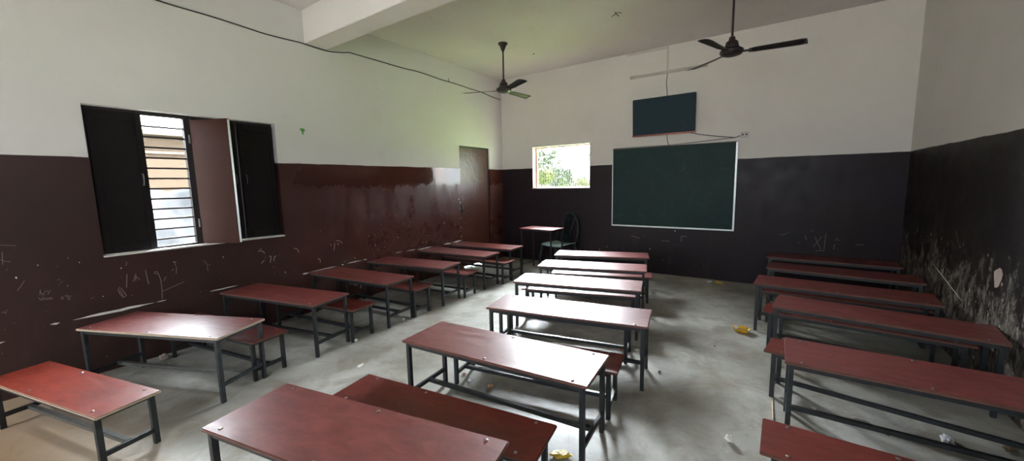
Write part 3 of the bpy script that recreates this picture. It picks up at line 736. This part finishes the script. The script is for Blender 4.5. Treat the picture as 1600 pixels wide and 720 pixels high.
# ------------------------------------------------------------------ marks on the walls
def strokes(wallobj, name, polys, place_, r=.0022, m=M_chalk):
    bm = bmesh.new()
    for pl in polys:
        pts = [Vector(place_(a, b)) for a, b in pl]
        nrm = (Vector(place_(0, 0, 1))-Vector(place_(0, 0))).normalized()
        for a, b in zip(pts, pts[1:]):
            d = (b-a).normalized(); s = d.cross(nrm)*r
            vs = [bm.verts.new(a+s), bm.verts.new(b+s), bm.verts.new(b-s), bm.verts.new(a-s)]; bm.faces.new(vs)
    o = obj(name, bm, m, wallobj); return o
PL = lambda a, b, d=0: (.0015+d, a, b)         # on left wall: a=y, b=z
PB = lambda a, b, d=0: (a, -.0015-d, b)
PR = lambda a, b, d=0: (W-.0015-d, a, b)
LEFT_MARKS = {'faint_letters_scratched': [[(-6.038, 0.761), (-6.027, 0.726), (-6.01, 0.758)], [(-6.041, 0.734), (-6.034, 0.773)], [(-6.007, 0.76), (-5.995, 0.743), (-6.004, 0.725)], [(-5.995, 0.743), (-5.984, 0.757)], [(-6.048, 0.714), (-6.042, 0.692), (-6.033, 0.705)], [(-6.032, 0.687), (-6.025, 0.708), (-6.015, 0.687), (-6.006, 0.705)], [(-6.007, 0.685), (-5.999, 0.701), (-5.995, 0.686), (-5.988, 0.701), (-5.984, 0.683)], [(-5.944, 0.672), (-5.933, 0.693), (-5.93, 0.669)], [(-5.924, 0.695), (-5.886, 0.683)], [(-5.908, 0.7), (-5.907, 0.658)], [(-5.898, 0.679), (-5.898, 0.653)]], 'scratch_lines': [[(-6.14, 0.79), (-6.124, 0.813), (-6.1, 0.857)], [(-6.227, 0.649), (-6.21, 0.649), (-6.198, 0.662)], [(-6.21, 0.649), (-6.209, 0.633)], [(-6.19, 1.032), (-6.172, 1.016), (-6.145, 1.007)], [(-6.175, 1.085), (-6.183, 0.993)], [(-6.176, 1.135), (-6.109, 1.12)], [(-5.788, 0.636), (-5.769, 0.645)], [(-5.945, 0.831), (-5.929, 0.826)], [(-5.93, 0.806), (-5.921, 0.806)]], 'chalk_scratches': [[(-5.613, 0.69), (-5.625, 0.673), (-5.619, 0.636), (-5.601, 0.596), (-5.58, 0.608), (-5.607, 0.684)], [(-5.615, 0.666), (-5.6, 0.609)], [(-5.549, 0.899), (-5.556, 0.865)], [(-5.558, 0.794), (-5.573, 0.676)], [(-5.527, 0.721), (-5.505, 0.763), (-5.483, 0.725)], [(-5.52, 0.761), (-5.499, 0.751)], [(-5.506, 0.784), (-5.509, 0.722)], [(-5.439, 0.806), (-5.436, 0.738), (-5.43, 0.673)], [(-5.387, 0.767), (-5.367, 0.781), (-5.357, 0.754), (-5.384, 0.76)], [(-5.357, 0.754), (-5.347, 0.697), (-5.347, 0.611), (-5.354, 0.52)], [(-5.345, 0.589), (-5.278, 0.61), (-5.186, 0.641)], [(-5.328, 0.682), (-5.308, 0.715)], [(-5.238, 0.842), (-5.22, 0.841)], [(-5.23, 0.841), (-5.234, 0.803)], [(-5.226, 0.796), (-5.234, 0.729)], [(-5.263, 0.76), (-5.246, 0.778)], [(-5.027, 0.812), (-5.005, 0.803), (-4.992, 0.763), (-4.994, 0.705)]], 'chalk_numerals': [[(-4.434, 0.756), (-4.414, 0.756), (-4.419, 0.719), (-4.429, 0.685)], [(-4.389, 0.695), (-4.381, 0.742), (-4.359, 0.75)], [(-4.516, 0.692), (-4.496, 0.713), (-4.482, 0.72)], [(-4.503, 0.826), (-4.486, 0.819), (-4.475, 0.793)], [(-4.509, 0.857), (-4.506, 0.842)], [(-4.538, 0.832), (-4.503, 0.829)], [(-3.716, 0.792), (-3.715, 0.769)], [(-3.663, 0.796), (-3.682, 0.702)], [(-3.642, 0.827), (-3.589, 0.812), (-3.561, 0.776)], [(-3.621, 0.796), (-3.62, 0.761)], [(-3.894, 0.637), (-3.868, 0.621), (-3.871, 0.583)], [(-4.164, 0.804), (-4.13, 0.794), (-4.11, 0.748)]]}
BACK_MARKS = {'scratched_letters': [[(5.007, 0.586), (5.089, 0.733)], [(5.018, 0.721), (5.088, 0.56)], [(5.127, 0.777), (5.121, 0.56)], [(5.035, 0.538), (5.127, 0.546)], [(4.912, 0.736), (4.934, 0.676)], [(5.225, 0.686), (5.244, 0.722)], [(5.251, 0.695), (5.282, 0.694)], [(5.218, 0.637), (5.217, 0.567)], [(4.641, 0.739), (4.675, 0.726)], [(4.675, 0.726), (4.732, 0.762)], [(5.422, 0.646), (5.498, 0.655)], [(4.975, 0.801), (4.997, 0.799)]], 'faint_scratches': [[(2.609, 0.59), (2.666, 0.577), (2.754, 0.561)], [(3.094, 0.536), (3.22, 0.541)], [(3.39, 0.545), (3.387, 0.629), (3.467, 0.631)]]}
for nm, pl in LEFT_MARKS.items(): strokes(wl, nm, pl, PL, .0026 if 'numer' in nm or 'chalk' in nm else .0018, M_chalk if 'numer' in nm else M_scr)
for nm, pl in BACK_MARKS.items(): strokes(wb, nm, pl, PB, .003, M_scr)
def chipstrip(wallobj, place_, pts, seed, h=.012, m=M_chip, name='bare_plaster_scrape'):
    rnd = random.Random(seed); bm = bmesh.new()
    for (a0, b0), (a1, b1) in zip(pts, pts[1:]):
        n = max(2, int(abs(a1-a0)/.05)); t = 0
        up_, dn = [], []
        for k in range(n+1):
            s = k/n; a = a0+(a1-a0)*s; b = b0+(b1-b0)*s; e = min(1, 3*min(s, 1-s)+.1)
            up_.append(bm.verts.new(place_(a, b+h*e*(.5+rnd.random()*.6)))); dn.append(bm.verts.new(place_(a+.01*rnd.random(), b-h*e*(.4+rnd.random()*.6))))
        for k in range(n): bm.faces.new((up_[k], up_[k+1], dn[k+1], dn[k]))
    return obj(name, bm, m, wallobj)
for i, (a, b, z0_, z1_, h) in enumerate([(-5.90, -5.42, .490, .500, .013), (-5.40, -5.33, .500, .503, .006), (-6.02, -5.97, .49, .492, .012), (-6.34, -6.30, .42, .425, .010), (-6.28, -6.24, .43, .435, .010), (-5.0, -4.75, .50, .505, .006), (-4.10, -4.02, .485, .487, .014),
        (-4.02, -3.66, .49, .50, .007), (-3.60, -3.56, .50, .50, .013), (-3.52, -3.30, .505, .51, .008), (-3.28, -3.22, .51, .512, .013), (-2.75, -2.62, .52, .52, .010), (-2.55, -2.35, .512, .515, .008), (-2.33, -2.0, .50, .505, .012), (-1.75, -1.55, .50, .50, .013), (-1.54, -1.28, .50, .51, .016),
        (-3.72, -3.52, .43, .445, .004)]):
    chipstrip(wl, PL, [(a, z0_), (b, z1_)], i, h)
def flakes(wallobj, place_, n, ar, zr, size, seed, m=M_chip, bias=1.):
    rnd = random.Random(seed); bm = bmesh.new()
    for k in range(n):
        a = rnd.uniform(*ar); z = zr[0]+(zr[1]-zr[0])*rnd.random()**bias; s = size*(.3+rnd.random()**2)
        vs = []; m_ = 6
        for j in range(m_):
            t = 2*math.pi*j/m_; q = s*(.5+.7*rnd.random()); vs.append(bm.verts.new(place_(a+math.cos(t)*q*.6, z+math.sin(t)*q)))
        bm.faces.new(vs)
    return obj('paint_chip', bm, m, wallobj)
flakes(wl, PL, 70, (-3.6, -1.4), (.5, 1.1), .011, 3)
flakes(wl, PL, 26, (-1.33, -1.28), (.5, 1.35), .016, 13)
flakes(wl, PL, 30, (-6.6, -3.8), (.3, 1.0), .008, 5)
flakes(wb, PB, 14, (2.0, 5.6), (.1, .75), .010, 6)
flakes(wr, PR, 110, (-3.2, -.15), (.15, .95), .016, 8, simple('yellowish_plaster_chip', (.50, .44, .30), .9), 1.3)
flakes(wr, PR, 60, (-3.2, -.3), (.1, 1.0), .03, 9, simple('grey_plaster_patch', (.20, .185, .175), .9), 1.3)
chipstrip(wr, PR, [(-1.15, .665), (-1.9, .50)], 44, .006)
bm = bmesh.new(); ring = []
for k in range(14):
    t = 2*math.pi*k/14; ring.append(bm.verts.new(PR(-2.42+math.cos(t)*.055*(1+.25*math.sin(3*t)), .80+math.sin(t)*.075*(1+.2*math.cos(2*t+1)))))
bm.faces.new(ring); obj('bare_plaster_patch', bm, simple('pinkish_bare_plaster', (.46, .36, .32), .9), wr)
bm = bmesh.new()
bm.faces.new([bm.verts.new(PL(a, b)) for a, b in ((-3.985, 2.165), (-3.965, 2.150), (-3.955, 2.105), (-3.935, 2.115), (-3.945, 2.135), (-3.92, 2.150), (-3.93, 2.175), (-3.96, 2.180))])
obj('green_mark', bm, M_sticker, wl)
# crumbled plaster patches low on the left wall
for (a, z, s, sd) in ((-3.45, .30, .13, 1), (-3.30, .22, .10, 2), (-2.55, .28, .12, 3)):
    rnd = random.Random(sd); bm = bmesh.new(); c = bm.verts.new(PL(a, z)); rg = []
    for k in range(18):
        t = 2*math.pi*k/18; q = s*(.55+.6*noise.noise(Vector((math.cos(t)*1.5, math.sin(t)*1.5, sd*3.1)))+.15*rnd.random()); rg.append(bm.verts.new(PL(a+math.cos(t)*q*1.2, z+math.sin(t)*q)))
    for k in range(18): bm.faces.new((c, rg[k], rg[(k+1) % 18]))
    obj('crumbled_plaster', bm, simple('grey_crumbled_plaster', (.24, .20, .185), .9, 0, .5, 14), wl)

# ------------------------------------------------------------------ litter
def crumple(name, loc, size, flat, m, label, cat='litter', seed=0, group=None):
    rnd = random.Random(seed); bm = bmesh.new(); bmesh.ops.create_icosphere(bm, subdivisions=3, radius=1)
    for v in bm.verts:
        d = v.co.normalized(); n1 = noise.noise(d*1.6+Vector((seed*3.3, 0, 0))); n2 = noise.noise(d*4+Vector((0, seed, 0)))
        k = 1+.55*n1+.35*n2; v.co = Vector((d.x*k*size[0]*.72, d.y*k*size[1]*.72, d.z*k*flat*.7))
    mz = min(v.co.z for v in bm.verts)
    for v in bm.verts: v.co.z -= mz
    o = obj(name, bm, m); o.location = (loc[0], loc[1], .0005); o.rotation_euler = (0, 0, seed*1.3); tag(o, label, cat, group); return o
def bowl():
    b = empty('paper_bowl', (4.353, -2.083, .0)); tag(b, 'yellow and white crushed paper bowl on the open floor of the aisle', 'litter')
    bm = bmesh.new(); n = 20; rings = []
    for r_, z in ((.02, .002), (.045, .004), (.062, .022), (.072, .040)):
        rings.append([bm.verts.new((r_*math.cos(2*math.pi*k/n)*1.15, r_*math.sin(2*math.pi*k/n)*(.85+.1*math.sin(3*k)), z+.006*math.sin(k*1.7)*(r_ > .05))) for k in range(n)])
    for A, B in zip(rings, rings[1:]):
        for k in range(n): bm.faces.new((A[k], A[(k+1) % n], B[(k+1) % n], B[k]))
    bm.faces.new(rings[0]); bmesh.ops.solidify(bm, geom=bm.faces[:], thickness=.002); obj('bowl_shell', bm, M_yellow, b, True)
    bm = bmesh.new(); bmesh.ops.create_icosphere(bm, subdivisions=2, radius=1)
    for v in bm.verts: v.co = Vector((v.co.x*.035, v.co.y*.025, .018+v.co.z*.012))*(1+.3*noise.noise(v.co*2))
    obj('food_scrap', bm, M_brownp, b)
    bm = bmesh.new(); q = [bm.verts.new(c) for c in ((-.085, -.02, .03), (-.05, .03, .05), (-.02, .02, .03), (-.05, -.045, .028))]; bm.faces.new(q); obj('white_rim', bm, M_paper, b)
bowl()
crumple('wrapper', (3.95, -.20), (.09, .05), .018, M_yellow, 'yellow and white wrapper at the foot of the back wall', seed=2)
crumple('paper_scrap', (3.83, -.22), (.05, .03), .02, M_paper, 'white paper lying against the yellow wrapper by the back wall', seed=3)
crumple('paper_scrap', (4.415, -3.976), (.028, .032), .022, M_paper, 'white crumpled paper alone in the aisle near the bottom edge', seed=4)
crumple('paper_scrap', (5.067, -3.348), (.06, .035), .012, M_paper, 'torn white paper under the nearest right-row desk', seed=5)
crumple('plastic_bag', (5.43, -3.36), (.11, .035), .018, M_plasticw, 'long crumpled white plastic under the right-row desk near the right edge', seed=6)
crumple('paper_scrap', (5.10, -3.66), (.035, .03), .012, M_paper, 'small white scrap behind the bright red bench at bottom right', seed=7)
crumple('paper_scrap', (4.655, -3.275), (.025, .015), .008, M_paper, 'tiny red and white scrap at the foot of the jutting right bench', seed=8)
crumple('paper_scrap', (4.84, -3.33), (.022, .016), .008, M_paper, 'tiny pale scrap on the floor beneath the stretcher of the right-row desk', seed=9)
crumple('wrapper', (3.66, -4.60), (.07, .045), .012, M_yellow, 'yellow edged clear wrapper beside the leg of the bright red-brown bench', seed=10)
crumple('wrapper', (3.79, -4.64), (.045, .03), .022, M_plasticw, 'clear crinkled plastic on the yellow edged wrapper', seed=11)
crumple('wrapper', (3.53, -3.10), (.055, .035), .022, simple('orange_wrapper', (.75, .25, .08), .4, 0, .5, 30), 'orange wrapper beside a bench leg under the third middle desk', seed=12)
crumple('wrapper', (3.62, -3.05), (.03, .03), .012, M_paper, 'white scrap next to the orange wrapper under the third middle desk', seed=13)
crumple('paper_scrap', (2.893, -4.237), (.032, .028), .018, M_brownp, 'brownish crumpled scrap under the second middle desk', seed=14)
crumple('wrapper', (2.594, -4.197), (.022, .018), .010, simple('pink_wrapper', (.45, .12, .16), .5), 'small pinkish wrapper at the left under the second middle desk', seed=15)
crumple('paper_scrap', (2.70, -4.25), (.028, .02), .010, M_plasticw, 'pale scrap beside the long stretcher of the second middle desk', seed=16)
crumple('pebble', (3.05, -4.20), (.016, .012), .010, M_brownp, 'small brown lump under the middle of the second middle desk', seed=17)
crumple('pebble', (3.881, -3.354), (.020, .012), .008, M_leafd, 'dark bit on the aisle floor right of the third middle desk', seed=18)
crumple('pebble', (4.18, -2.6), (.013, .008), .005, M_leafd, 'dark speck on the aisle floor between the middle row and right row', seed=19)
crumple('dry_leaf', (5.69, -3.24), (.05, .03), .012, M_leafd, 'dry brown leaf bundle on the floor at the far right edge', seed=20)
crumple('dry_leaf', (5.17, -3.42), (.022, .010), .005, M_leafd, 'small dark leaf scrap under the nearest right-row desk', seed=21)
crumple('cloth_rag', (.13, -5.42), (.06, .04), .028, M_rag, 'greyish pink rag on the floor by the wall under the askew left desk', seed=22)
crumple('paper_scrap', (.36, -4.78), (.05, .04), .03, M_plasticw, 'pale crumpled plastic under the first left-row bench by the wall', seed=23)
crumple('pebble', (1.27, -4.27), (.03, .02), .02, M_paper, 'pale lump at the foot of the second left-row desk', seed=24)
crumple('pebble', (1.20, -3.33), (.025, .02), .018, M_rag, 'grey lump near the aisle end of the left-row bench', seed=25)
crumple('paper_scrap', (1.19, -3.62), (.03, .02), .012, M_paper, 'white scrap by the foot of the third left-row desk', seed=26)
crumple('paper_scrap', (1.20, -2.33), (.02, .015), .012, M_rag, 'white scrap by the foot of the fourth left-row bench', seed=27)
crumple('paper_scrap', (1.75, -4.55), (.045, .02), .003, M_paper, 'flat white flake in the left aisle', seed=28)
crumple('paper_scrap', (3.95, -.75), (.012, .010), .008, M_paper, 'tiny white crumb on the floor in front of the chalkboard', seed=29)
bm = bmesh.new(); tube(bm, [(4.618, -3.32, .004), (4.622, -3.60, .004)], .003, 6); tag(obj('straw', bm, M_straw), 'thin pale straw on the aisle floor by the jutting bench', 'litter')
bm = bmesh.new(); tube(bm, [(4.905, -4.478, .335), (4.925, -4.52, .334)], .004, 6); tag(obj('chalk_stub', bm, M_straw), 'pale stick stub on the edge of the bright red corner bench', 'litter')
